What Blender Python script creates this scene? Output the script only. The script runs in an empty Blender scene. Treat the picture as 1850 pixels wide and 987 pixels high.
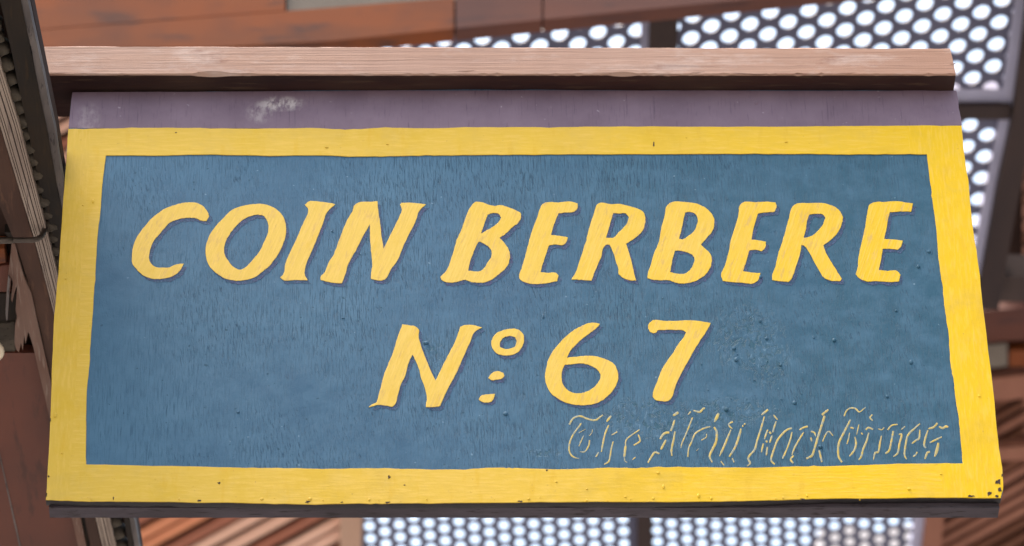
import bpy, bmesh, math, random
from mathutils import Vector, Matrix, noise
random.seed(7)
R = math.radians

# ------------------------------------------------------------------ camera, sky, sun
sc = bpy.context.scene
COL = sc.collection
CAM_H = 1.6                      # eye height above the alley floor
PITCH = R(40)
F = 8171.0                       # focal length in photo pixels (photo 1850 x 987)
PX, PY = 715.0, 493.5            # principal point of the cropped photograph
cam_d = bpy.data.cameras.new('camera')
cam = bpy.data.objects.new('camera', cam_d)
COL.objects.link(cam)
cam.location = (0, 0, CAM_H)
cam.rotation_euler = (R(90) + PITCH, 0, 0)
cam_d.sensor_width = 36
cam_d.lens = F * 36 / 1850
cam_d.shift_x = (925 - PX) / 1850
cam_d.clip_start = 0.05
cam_d.clip_end = 500
cam_d.dof.use_dof = True
cam_d.dof.focus_distance = 4.89
cam_d.dof.aperture_fstop = 8.0
sc.camera = cam

SUN_EL, SUN_AZ = 68, 262         # hazy, veiled sun high on the left, a little in front of the sign
w = bpy.data.worlds.new('World')
sc.world = w
w.use_nodes = True
nt = w.node_tree
sky = nt.nodes.new('ShaderNodeTexSky')
sky.sky_type = 'NISHITA'
sky.sun_disc = False
sky.sun_elevation = R(SUN_EL)
sky.sun_rotation = R(SUN_AZ)
sky.air_density = 2.0
sky.dust_density = 8.0
sky.ozone_density = 1.0
bg = nt.nodes['Background']
bg.inputs[1].default_value = 0.15
nt.links.new(sky.outputs[0], bg.inputs[0])
sun_d = bpy.data.lights.new('sun', 'SUN')
sun_d.energy = 1.0
sun_d.angle = R(18)
sun_d.color = (1, .97, .92)
sun = bpy.data.objects.new('sun', sun_d)
COL.objects.link(sun)
sun.rotation_euler = (-R(90 - SUN_EL), 0, -R(SUN_AZ))
sc.view_settings.view_transform = 'Standard'
sc.view_settings.look = 'None'
sc.view_settings.exposure = 1.75
sc.view_settings.gamma = 1.0
sc.view_settings.use_curve_mapping = False

# ------------------------------------------------------------------ layout maths
CP, SP = math.cos(PITCH), math.sin(PITCH)
def ray(px, py):
    a = (px - PX) / F
    b = -(py - PY) / F
    return Vector((a, CP - b * SP, SP + b * CP))
class Plane:                      # z = h + s (y - y0), heights above the eye
    def __init__(s, h, y0=0.0, sl=0.0):
        s.h, s.y0, s.sl = h, y0, sl
        s.n = Vector((0, -sl, 1)).normalized()
    def at(s, px, py, off=0.0):
        r = ray(px, py)
        t = (s.h - s.sl * s.y0) / (r.z - s.sl * r.y)
        return r * t + Vector((0, 0, CAM_H)) + s.n * off
class Wall:                       # upright plane y = const
    def __init__(s, y):
        s.y = y
        s.n = Vector((0, 1, 0))
    def at(s, px, py, off=0.0):
        r = ray(px, py)
        return r * (s.y / r.y) + Vector((0, 0, CAM_H)) + s.n * off
YS = 3.76
SIGN = Wall(YS)
SX = SIGN.at(925, 905).x
SIGN_ORG = Vector((SX, YS, SIGN.at(925, 907).z))
def uv(px, py):                   # sign-local width and height
    p = SIGN.at(px, py) - SIGN_ORG
    return (p.x, p.z)
UPPER = Plane(5.10, 5.70, -.40)
LOWER = Plane(5.10, 6.75, -.40)

# ------------------------------------------------------------------ objects
def link(o, parent=None):
    COL.objects.link(o)
    if parent is not None:
        o.parent = parent
    return o
def tag(o, label=None, cat=None, group=None, kind=None):
    for k, v in (('label', label), ('category', cat), ('group', group), ('kind', kind)):
        if v:
            o[k] = v
    return o
def thing(name, label, cat, loc=(0, 0, 0), group=None):
    o = bpy.data.objects.new(name, None)
    o.location = loc
    o.empty_display_size = .05
    link(o)
    bpy.context.view_layer.update()
    return tag(o, label, cat, group)
def obj(name, bm, mats, parent=None, smooth=False, world=True):
    me = bpy.data.meshes.new(name)
    bmesh.ops.recalc_face_normals(bm, faces=bm.faces)
    if smooth:
        for f in bm.faces:
            f.smooth = True
    bm.to_mesh(me)
    bm.free()
    for m in (mats if isinstance(mats, (list, tuple)) else [mats]):
        me.materials.append(m)
    o = bpy.data.objects.new(name, me)
    if parent is not None and world:
        pl = Vector(parent.location)
        if parent.parent is not None:
            pl += Vector(parent.parent.location)
        me.transform(Matrix.Translation(-pl))
    return link(o, parent)

# ------------------------------------------------------------------ materials
class NB:
    def __init__(s, name, rough=.6, spec=.4):
        s.m = bpy.data.materials.new(name)
        s.m.use_nodes = True
        s.t = s.m.node_tree
        s.b = s.t.nodes['Principled BSDF']
        s.b.inputs['Roughness'].default_value = rough
        s.b.inputs['Specular IOR Level'].default_value = spec
        s.tc = s.t.nodes.new('ShaderNodeTexCoord')
    def L(s, a, b):
        s.t.links.new(a, b)
    def noise(s, scale, det=4, rough=.55, mp=(1, 1, 1), rot=(0, 0, 0), dist=0.0, coord='Object'):
        mpn = s.t.nodes.new('ShaderNodeMapping')
        mpn.inputs['Scale'].default_value = mp
        if any(rot):
            m0 = s.t.nodes.new('ShaderNodeMapping')
            m0.inputs['Rotation'].default_value = rot
            s.L(s.tc.outputs[coord], m0.inputs[0])
            s.L(m0.outputs[0], mpn.inputs[0])
        else:
            s.L(s.tc.outputs[coord], mpn.inputs[0])
        n = s.t.nodes.new('ShaderNodeTexNoise')
        n.inputs['Scale'].default_value = scale
        n.inputs['Detail'].default_value = det
        n.inputs['Roughness'].default_value = rough
        n.inputs['Distortion'].default_value = dist
        s.L(mpn.outputs[0], n.inputs['Vector'])
        return n.outputs['Fac']
    def ramp(s, fac, stops):
        r = s.t.nodes.new('ShaderNodeValToRGB')
        e = r.color_ramp.elements
        while len(e) < len(stops):
            e.new(.5)
        for el, (p, c) in zip(e, stops):
            el.position = p
            el.color = (c, c, c, 1) if isinstance(c, (int, float)) else (*c, 1)
        s.L(fac, r.inputs[0])
        return r.outputs[0]
    def mix(s, fac, a, b, mode='MIX'):
        n = s.t.nodes.new('ShaderNodeMix')
        n.data_type = 'RGBA'
        n.blend_type = mode
        for sock, v in ((n.inputs[0], fac), (n.inputs[6], a), (n.inputs[7], b)):
            if isinstance(v, (int, float)):
                sock.default_value = v
            elif isinstance(v, tuple):
                sock.default_value = (*v, 1)
            else:
                s.L(v, sock)
        return n.outputs[2]
    def math(s, op, a, b=0.0, clamp=False):
        n = s.t.nodes.new('ShaderNodeMath')
        n.operation = op
        n.use_clamp = clamp
        for sock, v in ((n.inputs[0], a), (n.inputs[1], b)):
            if isinstance(v, (int, float)):
                sock.default_value = v
            else:
                s.L(v, sock)
        return n.outputs[0]
    def near(s, x, z, rx, rz, sharp=1.0):      # soft patch of wear round a spot of the sign
        mp = s.t.nodes.new('ShaderNodeMapping')
        mp.inputs['Location'].default_value = (-x / rx, 0, -z / rz)
        mp.inputs['Scale'].default_value = (1 / rx, 0, 1 / rz)
        s.L(s.tc.outputs['Object'], mp.inputs[0])
        g = s.t.nodes.new('ShaderNodeTexGradient')
        g.gradient_type = 'SPHERICAL'
        s.L(mp.outputs[0], g.inputs[0])
        return g.outputs['Fac']
    def color(s, c):
        if isinstance(c, tuple):
            s.b.inputs['Base Color'].default_value = (*c, 1)
        else:
            s.L(c, s.b.inputs['Base Color'])
        return s
    def rough(s, v):
        s.L(v, s.b.inputs['Roughness'])
    def bump(s, h, strength=.3, dist=.001):
        n = s.t.nodes.new('ShaderNodeBump')
        n.inputs['Strength'].default_value = strength
        n.inputs['Distance'].default_value = dist
        s.L(h, n.inputs['Height'])
        if s.b.inputs['Normal'].links:
            s.L(s.b.inputs['Normal'].links[0].from_socket, n.inputs['Normal'])
        s.L(n.outputs[0], s.b.inputs['Normal'])
        return s

def wood(name, c1, c2, axis=0, scale=40, stretch=14, rough=.75, dark=None, bump=.5, dist=.0015, spec=.25):
    n = NB(name, rough, spec)
    mp = [1.0, 1.0, 1.0]
    mp[axis] = 1.0 / stretch
    a = n.noise(scale, 6, .6, tuple(mp), dist=.6)
    b = n.noise(scale * 5, 4, .6, tuple(mp))
    big = n.noise(7, 3, .5)
    c = n.mix(n.ramp(a, [(.3, 0), (.7, 1)]), c1, c2)
    if dark:
        c = n.mix(n.ramp(b, [(.56, 0), (.66, .8)]), c, dark)
        c = n.mix(n.ramp(big, [(.45, 0), (.7, .5)]), c, dark)
    n.color(c)
    n.bump(n.math('ADD', n.math('MULTIPLY', a, .6), n.math('MULTIPLY', b, .6)), bump, dist)
    return n.m

def flat_paint(name, c1, c2, scale=12, rough=.6, spec=.3, bump=.15):
    n = NB(name, rough, spec)
    a = n.noise(scale, 5, .6)
    n.color(n.mix(n.ramp(a, [(.3, 0), (.7, 1)]), c1, c2))
    n.bump(n.noise(scale * 12, 3), bump, .001)
    return n.m

def mat_blue():
    n = NB('blue_paint', .48, .17)
    big = n.noise(5, 4, .55)
    mid = n.noise(38, 4, .6)
    c = n.mix(n.ramp(big, [(.3, 0), (.7, 1)]), (.028, .084, .155), (.064, .145, .232))
    # darker, greener blue towards the right half
    gx = n.t.nodes.new('ShaderNodeSeparateXYZ')
    n.L(n.tc.outputs['Object'], gx.inputs[0])
    right = n.math('ADD', n.math('MULTIPLY', gx.outputs[0], 1.5), n.math('MULTIPLY', big, .9))
    c = n.mix(n.ramp(right, [(.35, 0), (.95, .85)]), c, (.017, .073, .120))
    c = n.mix(n.ramp(mid, [(.40, 0), (.68, .45)]), c, (.074, .158, .250))
    # open grain of the plywood: short upright cracks
    g1 = n.noise(60, 3, .55, (19, 1, .62), dist=.25)
    g2 = n.noise(70, 3, .55, (15, 1, 1.1), rot=(0, R(9), 0), dist=.3)
    dens = n.noise(5, 3, .6)
    xs = gx.outputs[0]
    mid_b = n.math('SUBTRACT', 1.0, n.math('MULTIPLY', n.math('ABSOLUTE', xs), 1.5), True)
    g = n.math('MULTIPLY', n.ramp(g1, [(.55, 0), (.605, 1)]), n.ramp(n.math('ADD', dens, n.math('MULTIPLY', mid_b, .2)), [(.48, .0), (.78, 1)]))
    gg = n.math('MULTIPLY', n.ramp(g2, [(.58, 0), (.635, .95)]), n.ramp(n.math('ADD', n.noise(11, 3), n.math('MULTIPLY', mid_b, .18)), [(.52, 0), (.70, 1)]))
    g = n.math('MAXIMUM', g, gg)
    c = n.mix(n.math('MULTIPLY', g, .9), c, (.012, .048, .092))
    # specks
    sp = n.noise(150, 1, .4)
    c = n.mix(n.ramp(sp, [(.745, 0), (.77, .8)]), c, (.015, .06, .10))
    sp2 = n.noise(170, 1, .4, (1, 1, 1), rot=(0, R(40), 0))
    c = n.mix(n.ramp(sp2, [(.765, 0), (.80, .4)]), c, (.24, .36, .46))
    # lifted, flaking paint under the 7
    pa = None
    for (px, py, rx, rz, k) in ((1350, 610, .05, .055, .9), (1385, 650, .035, .05, .8), (1160, 752, .06, .03, 1), (1215, 772, .05, .03, .9), (1310, 745, .07, .025, .9), (1275, 760, .04, .03, .8), (770, 640, .035, .03, .5), (980, 818, .022, .006, 1.6)):
        x, z = uv(px, py)
        q = n.math('MULTIPLY', n.near(x, z, rx, rz), k)
        pa = q if pa is None else n.math('MAXIMUM', pa, q)
    fl = n.noise(120, 5, .7, (1.2, 1, .8), dist=.5)
    flm = n.math('MULTIPLY', n.ramp(pa, [(.05, 0), (.55, 1)]), n.ramp(fl, [(.53, 0), (.58, 1)]))
    c = n.mix(n.math('MULTIPLY', flm, .9), c, (.022, .08, .125))
    fl2 = n.math('MULTIPLY', n.ramp(pa, [(.05, 0), (.5, 1)]), n.ramp(fl, [(.36, 1), (.42, 0)]))
    c = n.mix(n.math('MULTIPLY', fl2, .28), c, (.20, .32, .43))
    n.color(c)
    weave = n.noise(260, 3, .6, (2.2, 1, .35))
    h = n.math('SUBTRACT', n.math('MULTIPLY', weave, .35), g)
    h = n.math('SUBTRACT', h, n.math('MULTIPLY', flm, 1.4))
    h = n.math('ADD', h, n.math('MULTIPLY', n.noise(420, 2), .25))
    n.bump(h, .5, .0012)
    n.bump(n.noise(30, 4, .55), .35, .003)
    n.rough(n.ramp(mid, [(.3, .42), (.7, .62)]))
    return n.m

def mat_yellow(name, slant, deep, pale, thin=0.0, drips=False):
    n = NB(name, .46, .16)
    brush = n.noise(95, 4, .6, (6, 1, .28) if not drips else (.5, 1, 2.2), rot=(0, slant, 0), dist=.3)
    big = n.noise(9, 4, .6)
    gx = n.t.nodes.new('ShaderNodeSeparateXYZ')
    n.L(n.tc.outputs['Object'], gx.inputs[0])
    if drips:
        side = n.math('GREATER_THAN', n.math('ABSOLUTE', n.math('ADD', gx.outputs[0], .006)), .4555)
        brush = n.mix(side, n.noise(95, 4, .6, (.4, 1, 3.2), dist=.3), n.noise(95, 4, .6, (3.2, 1, .4), dist=.3))
    right = n.math('ADD', n.math('ADD', n.math('MULTIPLY', gx.outputs[0], .95), .12), n.math('MULTIPLY', big, .75))
    c = n.mix(n.ramp(right, [(.40, 0), (.95, 1)]), pale, deep)  # pale left and middle carry a gloss reflection painted into the yellow
    c = n.mix(n.ramp(brush, [(.48, .0), (.70, .34 if drips else .6)]), c, (.74, .50, .135))  # pale brush streaks, with gloss highlights painted into the colour
    c = n.mix(n.ramp(n.noise(30, 4, .6, (2.5, 1, .6), rot=(0, slant, 0)), [(.56, 0), (.70, .5)]), c, (.57, .345, .016))
    if not drips:
        dry = n.noise(70, 5, .7, (2.6, 1, .5), rot=(0, slant, 0))
        c = n.mix(n.ramp(dry, [(.55, 0), (.64, .75)]), c, (.52, .335, .10))
    else:
        c = n.mix(n.ramp(n.noise(13, 5, .65), [(.50, 0), (.64, .5)]), c, (.55, .35, .012))
    if thin:
        c = n.mix(n.ramp(n.noise(190, 4, .65), [(.44, 0), (.62, thin)]), c, (.20, .27, .30))
    if drips:
        c = n.mix(n.ramp(n.noise(130, 2, .5), [(.72, 0), (.76, .4)]), c, (.45, .28, .03))
        c = n.mix(n.ramp(n.noise(260, 2, .5), [(.74, 0), (.78, .45)]), c, (.20, .12, .04))
        dirt = n.math('MULTIPLY', n.ramp(n.noise(20, 6, .7), [(.50, 0), (.70, 1)]), .22)
        c = n.mix(dirt, c, (.42, .31, .10))
    n.color(c)
    n.bump(n.math('ADD', brush, n.math('MULTIPLY', n.noise(240, 3), .35)), .24, .0012)
    n.bump(n.noise(50, 4, .6), .18, .002)
    n.rough(n.ramp(brush, [(.3, .36), (.7, .55)]))
    return n.m

def mat_header():
    n = NB('purple_paint', .58, .3)
    g1 = n.noise(70, 4, .6, (7, 1, .35), dist=.3)
    big = n.noise(9, 5, .65)
    c = n.mix(n.ramp(big, [(.3, 0), (.7, 1)]), (.118, .076, .112), (.188, .130, .178))
    c = n.mix(n.ramp(g1, [(.58, 0), (.70, .6)]), c, (.07, .042, .075))
    c = n.mix(n.ramp(n.noise(120, 2), [(.70, 0), (.75, .6)]), c, (.36, .30, .36))
    for (px, py, rx, rz, k) in ((160, 215, .018, .03, .18), (508, 188, .032, .014, .7), (470, 205, .02, .02, .3)):
        x, z = uv(px, py)
        m = n.math('MULTIPLY', n.ramp(n.near(x, z, rx, rz), [(.08, 0), (.55, 1)]), n.ramp(n.noise(80, 5, .7, (1.5, 1, .8)), [(.42, 0), (.58, 1)]))
        c = n.mix(n.math('MULTIPLY', m, k), c, (.52, .47, .47))
    n.color(c)
    n.bump(n.math('SUBTRACT', n.math('MULTIPLY', n.noise(220, 3, .6, (2, 1, .5)), .5), n.ramp(g1, [(.56, 0), (.70, 1)])), .4, .001)
    return n.m

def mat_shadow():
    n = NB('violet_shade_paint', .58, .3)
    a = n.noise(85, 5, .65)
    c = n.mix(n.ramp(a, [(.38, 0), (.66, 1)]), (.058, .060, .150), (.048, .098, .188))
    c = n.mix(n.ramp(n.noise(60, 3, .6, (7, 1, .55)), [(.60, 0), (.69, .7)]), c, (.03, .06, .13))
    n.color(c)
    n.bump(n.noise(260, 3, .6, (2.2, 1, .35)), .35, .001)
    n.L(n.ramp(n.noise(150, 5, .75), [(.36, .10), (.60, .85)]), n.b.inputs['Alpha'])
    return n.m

def mat_beam():
    n = NB('weathered_beam_wood', .75, .2)
    a = n.noise(46, 6, .65, (.055, 1, 1.6), dist=.8)
    b = n.noise(140, 5, .6, (.035, 1, 1.4), dist=.4)
    big = n.noise(6, 4, .6)
    gx = n.t.nodes.new('ShaderNodeSeparateXYZ')
    n.L(n.tc.outputs['Object'], gx.inputs[0])
    c = n.mix(n.ramp(big, [(.3, 0), (.7, 1)]), (.31, .188, .148), (.385, .258, .215))
    c = n.mix(n.ramp(a, [(.35, 0), (.7, .7)]), c, (.39, .24, .18))
    c = n.mix(n.ramp(b, [(.64, 0), (.72, .8)]), c, (.18, .085, .068))
    rt = n.math('ADD', gx.outputs[0], n.math('MULTIPLY', big, .4))
    c = n.mix(n.ramp(rt, [(.35, 0), (.75, .8)]), c, (.34, .19, .135))
    c = n.mix(n.ramp(n.noise(24, 5, .7, (.35, 1, 1)), [(.60, 0), (.70, .6)]), c, (.20, .095, .07))
    c = n.mix(n.ramp(n.noise(16, 6, .75, (.5, 1, 1.5)), [(.52, 0), (.66, .45)]), c, (.50, .40, .37))
    crack = n.noise(210, 3, .6, (.028, 1, 1.0), dist=.5)
    c = n.mix(n.ramp(crack, [(.66, 0), (.70, .85)]), c, (.10, .05, .04))
    n.color(c)
    n.bump(n.math('ADD', n.math('MULTIPLY', a, .7), n.math('MULTIPLY', b, .8)), .6, .0022)
    return n.m

M = {}
M['blue'] = mat_blue()
M['border'] = mat_yellow('yellow_border_paint', 0, (.66, .415, .001), (.59, .385, .052), drips=True)
M['letter'] = mat_yellow('yellow_letter_paint', R(-18), (.65, .415, .012), (.62, .418, .080))
M['script'] = mat_yellow('thin_yellow_paint', R(-15), (.44, .33, .075), (.46, .355, .105), thin=.75)
M['header'] = mat_header()
M['shadow'] = mat_shadow()
M['beam'] = mat_beam()
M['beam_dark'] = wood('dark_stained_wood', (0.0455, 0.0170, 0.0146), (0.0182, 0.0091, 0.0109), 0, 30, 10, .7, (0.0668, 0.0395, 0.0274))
M['edge_black'] = flat_paint('black_edge_paint', (0.0060, 0.0045, 0.0060), (0.0150, 0.0110, 0.0140), 60, .55, .4, .5)
M['edge_violet'] = wood('worn_violet_edge', (0.0775, 0.0660, 0.0837), (0.0434, 0.0348, 0.0434), 0, 45, 5, .7, (0.0186, 0.0132, 0.0136), .8)
M['chip'] = flat_paint('bare_dark_chip', (.020, .012, .010), (.075, .045, .035), 160, .8, .2, .6)
M['fascia'] = wood('blackened_fascia_wood', (0.0085, 0.0066, 0.0058), (0.0174, 0.0120, 0.0097), 1, 30, 8, .8, (0.0289, 0.0162, 0.0077))
M['fascia_edge'] = wood('grey_edge_wood', (0.1620, 0.1395, 0.1350), (0.0900, 0.0765, 0.0765), 1, 60, 6, .8, (0.0270, 0.0225, 0.0252))
M['tooth'] = wood('carved_grey_wood', (0.0510, 0.0408, 0.0312), (0.0810, 0.0660, 0.0510), 0, 60, 2, .8, (0.0240, 0.0180, 0.0132))
M['strip'] = wood('pale_grooved_wood', (0.3226, 0.2591, 0.2200), (0.2444, 0.1907, 0.1613), 1, 50, 12, .8, (0.1466, 0.1075, 0.0978))
M['brown'] = wood('dark_brown_wood', (0.0630, 0.0274, 0.0182), (0.0315, 0.0157, 0.0118), 1, 30, 8, .7, (0.0945, 0.0441, 0.0273))
M['splinter'] = wood('splintered_brown_wood', (0.1520, 0.0840, 0.0640), (0.1000, 0.0560, 0.0440), 1, 70, 14, .8, (0.2080, 0.1520, 0.1280), .8)
M['panel'] = wood('red_brown_panel_wood', (0.1249, 0.0357, 0.0202), (0.0833, 0.0263, 0.0181), 1, 12, 5, .5, (0.0536, 0.0189, 0.0141), .2)
M['hook'] = flat_paint('dull_hook_metal', (.12, .095, .08), (.06, .05, .045), 60, .45, .6, .3)
M['hook'].node_tree.nodes['Principled BSDF'].inputs['Metallic'].default_value = .8
M['ivory'] = flat_paint('ivory_glaze', (.62, .53, .40), (.50, .42, .32), 20, .35, .5, .1)
M['brass'] = flat_paint('brass', (.55, .30, .07), (.42, .22, .05), 20, .4, .5, .1)
M['brass'].node_tree.nodes['Principled BSDF'].inputs['Metallic'].default_value = .8
M['orange'] = wood('orange_stained_timber', (0.2132, 0.0508, 0.0105), (0.1568, 0.0450, 0.0147), 0, 9, 6, .7, (0.0690, 0.0289, 0.0221), .3)
M['orange_red'] = wood('red_brown_timber', (0.1160, 0.0400, 0.0272), (0.0920, 0.0384, 0.0320), 0, 9, 6, .7, (0.0680, 0.0304, 0.0288), .3)
M['plaster'] = flat_paint('grey_plaster', (0.1904, 0.1624, 0.1400), (0.1344, 0.1120, 0.0952), 10, .85, .2, .4)
M['plaster_pink'] = flat_paint('pink_plaster', (.72, .68, .68), (.64, .59, .59), 10, .85, .2, .3)
M['sheet'] = flat_paint('grey_violet_sheet', (0.0831, 0.0847, 0.1443), (0.1091, 0.1096, 0.1774), 9, .5, .4, .1)
M['frame_lilac'] = flat_paint('lilac_lit_frame', (0.4488, 0.4480, 0.6216), (0.3536, 0.3500, 0.4884), 9, .55, .4, .1)  # light on the frame's lit edges is put into this pale lilac
M['frame_dark'] = wood('dark_frame_wood', (0.0488, 0.0312, 0.0292), (0.0325, 0.0221, 0.0234), 1, 14, 6, .7, None, .3)
M['batten_pale'] = wood('pale_pink_batten', (.50, .33, .25), (.42, .26, .19), 1, 14, 6, .7, None, .3)
M['batten_brown'] = wood('red_brown_batten', (0.2904, 0.1292, 0.0900), (0.2200, 0.0950, 0.0648), 1, 14, 6, .7, None, .3)
M['lath_a'] = wood('orange_lath', (0.7250, 0.2990, 0.1680), (0.6000, 0.2340, 0.1260), 0, 20, 6, .7, None, .3)
M['lath_b'] = wood('pale_pink_lath', (0.7750, 0.5000, 0.4000), (0.7000, 0.3875, 0.2750), 0, 20, 6, .7, None, .3)
M['lath_c'] = wood('dark_red_lath', (0.3715, 0.1368, 0.0880), (0.2932, 0.1173, 0.0782), 0, 20, 6, .7, None, .3)
M['lath_d'] = wood('brown_lath', (0.1449, 0.0570, 0.0324), (0.1104, 0.0420, 0.0243), 0, 20, 6, .7, None, .3)
M['deck'] = flat_paint('roof_deck', (.045, .025, .02), (.03, .018, .015), 8, .9, .1, .2)
M['floor'] = flat_paint('dusty_paving', (.20, .19, .18), (.16, .152, .144), 2, .9, .2, .3)

# ------------------------------------------------------------------ geometry helpers
def slab(bm, pts, n, t, mat=0):
    """closed prism on the outline pts, t metres along n"""
    a = [bm.verts.new(p) for p in pts]
    b = [bm.verts.new(p + n * t) for p in pts]
    k = len(pts)
    fs = [bm.faces.new(a), bm.faces.new(list(reversed(b)))]
    for i in range(k):
        fs.append(bm.faces.new((a[i], b[i], b[(i + 1) % k], a[(i + 1) % k])))
    for f in fs:
        f.material_index = mat
    return fs
def px_slab(name, plane, px, t, mats, parent=None, off=0.0, bevel=0.0):
    bm = bmesh.new()
    slab(bm, [plane.at(x, y, off) for x, y in px], plane.n, t)
    if bevel:
        bmesh.ops.bevel(bm, geom=list(bm.edges), offset=bevel, segments=1, affect='EDGES')
    return obj(name, bm, mats, parent)

def smooth_outline(pts, n=4, jit=0.0, corner=48, seed=0, closed=True):
    rnd = random.Random(seed)
    k = len(pts)
    P = [Vector(p) for p in pts]
    tan = []
    for i in range(k):
        a, b, c = P[i - 1], P[i], P[(i + 1) % k]
        d1, d2 = b - a, c - b
        if d1.length < 1e-9 or d2.length < 1e-9:
            tan.append(None)
            continue
        ang = math.degrees(d1.angle(d2))
        if ang > corner:
            tan.append(None)
        else:
            l1, l2 = d1.length, d2.length
            tan.append(((d1 / l1) * l2 + (d2 / l2) * l1) / (l1 + l2))
    out = []
    for i in range(k):
        a, b = P[i], P[(i + 1) % k]
        ch = b - a
        L = ch.length
        m0 = tan[i] * L if tan[i] is not None else ch
        m1 = tan[(i + 1) % k] * L if tan[(i + 1) % k] is not None else ch
        for s in range(n):
            t = s / n
            t2, t3 = t * t, t * t * t
            q = a * (2 * t3 - 3 * t2 + 1) + m0 * (t3 - 2 * t2 + t) + b * (-2 * t3 + 3 * t2) + m1 * (t3 - t2)
            q = q + Vector((rnd.gauss(0, jit), rnd.gauss(0, jit)))
            out.append((q.x, q.y))
    return out

def painted(name, loops, depth, out, bevel, mats, parent, shift=(0, 0)):
    """raised coat of paint: outlines in photo pixels, laid on the sign face"""
    cu = bpy.data.curves.new(name, 'CURVE')
    cu.dimensions = '2D'
    cu.fill_mode = 'BOTH'
    cu.extrude = max(depth / 2 - bevel, 1e-5)
    cu.bevel_depth = bevel
    cu.bevel_resolution = 1
    cu.offset = -bevel
    for lp in loops:
        s = cu.splines.new('POLY')
        s.points.add(len(lp) - 1)
        for p, (x, y) in zip(s.points, lp):
            u, v = uv(x + shift[0], y + shift[1])
            p.co = (u, v, 0, 1)
        s.use_cyclic_u = True
    tmp = bpy.data.objects.new(name + '_tmp', cu)
    COL.objects.link(tmp)
    dg = bpy.context.evaluated_depsgraph_get()
    dg.update()
    me = bpy.data.meshes.new_from_object(tmp.evaluated_get(dg))
    bpy.data.objects.remove(tmp)
    bpy.data.curves.remove(cu)
    me.name = name
    me.transform(Matrix.Translation((0, -out, 0)) @ Matrix.Rotation(R(90), 4, 'X'))
    me.materials.clear()
    for m in (mats if isinstance(mats, (list, tuple)) else [mats]):
        me.materials.append(m)
    o = bpy.data.objects.new(name, me)
    return link(o, parent)

# ------------------------------------------------------------------ the setting: ground of the alley
bm = bmesh.new()
bmesh.ops.create_grid(bm, x_segments=2, y_segments=2, size=60)
tag(obj('ground', bm, M['floor']), kind='structure')

# ------------------------------------------------------------------ the sign
sign = thing('hanging_sign', 'hand-painted blue wooden sign with yellow border and COIN BERBERE lettering hanging under the pale beam', 'sign', SIGN_ORG)

LEFT = [(130, 167), (124, 231), (117, 330), (115, 357), (107, 477), (98.6, 571), (94.8, 650), (91.4, 763), (86, 858), (83, 905)]
RIGHT = [(1808, 901), (1811.5, 886), (1811, 858), (1803, 797), (1791, 680), (1776.6, 564), (1768, 484), (1756.5, 407), (1749, 330), (1743, 290), (1736.5, 225), (1727, 164)]
BOTTOM = [(83, 905), (150, 906.5), (211, 907), (330, 908), (460, 910), (551, 912), (640, 911), (689, 911), (800, 910), (930, 909), (1050, 908), (1180, 908), (1300, 907), (1389, 905), (1487, 902), (1600, 901), (1700, 900), (1808, 901)]
TOP = [(1727, 164), (1600, 163), (1400, 163), (1200, 163), (1000, 162), (800, 162), (500, 164), (300, 166), (130, 167)]
HEADER = [(124, 233), (194, 233), (267, 231.5), (360, 232.5), (463, 233), (580, 233), (623, 235), (697, 231.5), (764, 233), (860, 231), (926, 231), (993, 231.3), (1076, 230), (1200, 229.6), (1389, 230), (1500, 229), (1621, 228.5), (1700, 228), (1736.7, 227)]
IN_TOP = [(191.5, 281.5), (300, 282), (368, 280.5), (463, 282.5), (580, 281.8), (663, 284.5), (730, 283), (797, 281.5), (898, 281), (926, 280.5), (1030, 280), (1127, 279.5), (1260, 279.5), (1389, 279.2), (1454, 279), (1520, 280), (1600, 279.6), (1674, 280)]
IN_RIGHT = [(1674, 280), (1680.5, 330), (1684, 360), (1689.5, 397), (1693, 440), (1698, 484), (1703, 520), (1706, 551), (1709, 575), (1713, 597), (1716, 640), (1718.5, 665), (1723, 690), (1726, 720), (1731, 751), (1735, 790), (1739.5, 838)]
IN_BOT = [(1739.5, 838), (1660, 838.5), (1600, 840), (1500, 843), (1450, 843.5), (1389, 845), (1250, 845.5), (1190, 845), (1150, 846.5), (1100, 846), (1050, 848), (930, 847), (905, 846), (840, 849), (740, 848.5), (680, 847), (600, 848), (520, 847), (480, 846.5), (440, 846.5), (330, 843.5), (240, 842), (156, 840)]
IN_LEFT = [(156, 840), (155.5, 774), (158, 693), (162, 660), (163, 631), (167, 577), (170, 530), (174, 470), (176, 430), (180.5, 393), (184, 345), (185.5, 330), (191.5, 281.5)]

def chain(*segs):
    out = []
    for s in segs:
        for p in s:
            if not out or (abs(p[0] - out[-1][0]) + abs(p[1] - out[-1][1])) > .4:
                out.append(p)
    if abs(out[0][0] - out[-1][0]) + abs(out[0][1] - out[-1][1]) < .4:
        out.pop()
    return out
outline = smooth_outline(chain(LEFT, BOTTOM, RIGHT, TOP), 5, .35, 40, 1)

# plywood panel: blue front, black edge
panel = painted('sign_panel', [outline], .0085, -.00425, .0006, [M['blue'], M['edge_black']], sign)
for p in panel.data.polygons:
    p.material_index = 0 if p.normal.y < -.98 else 1
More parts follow.
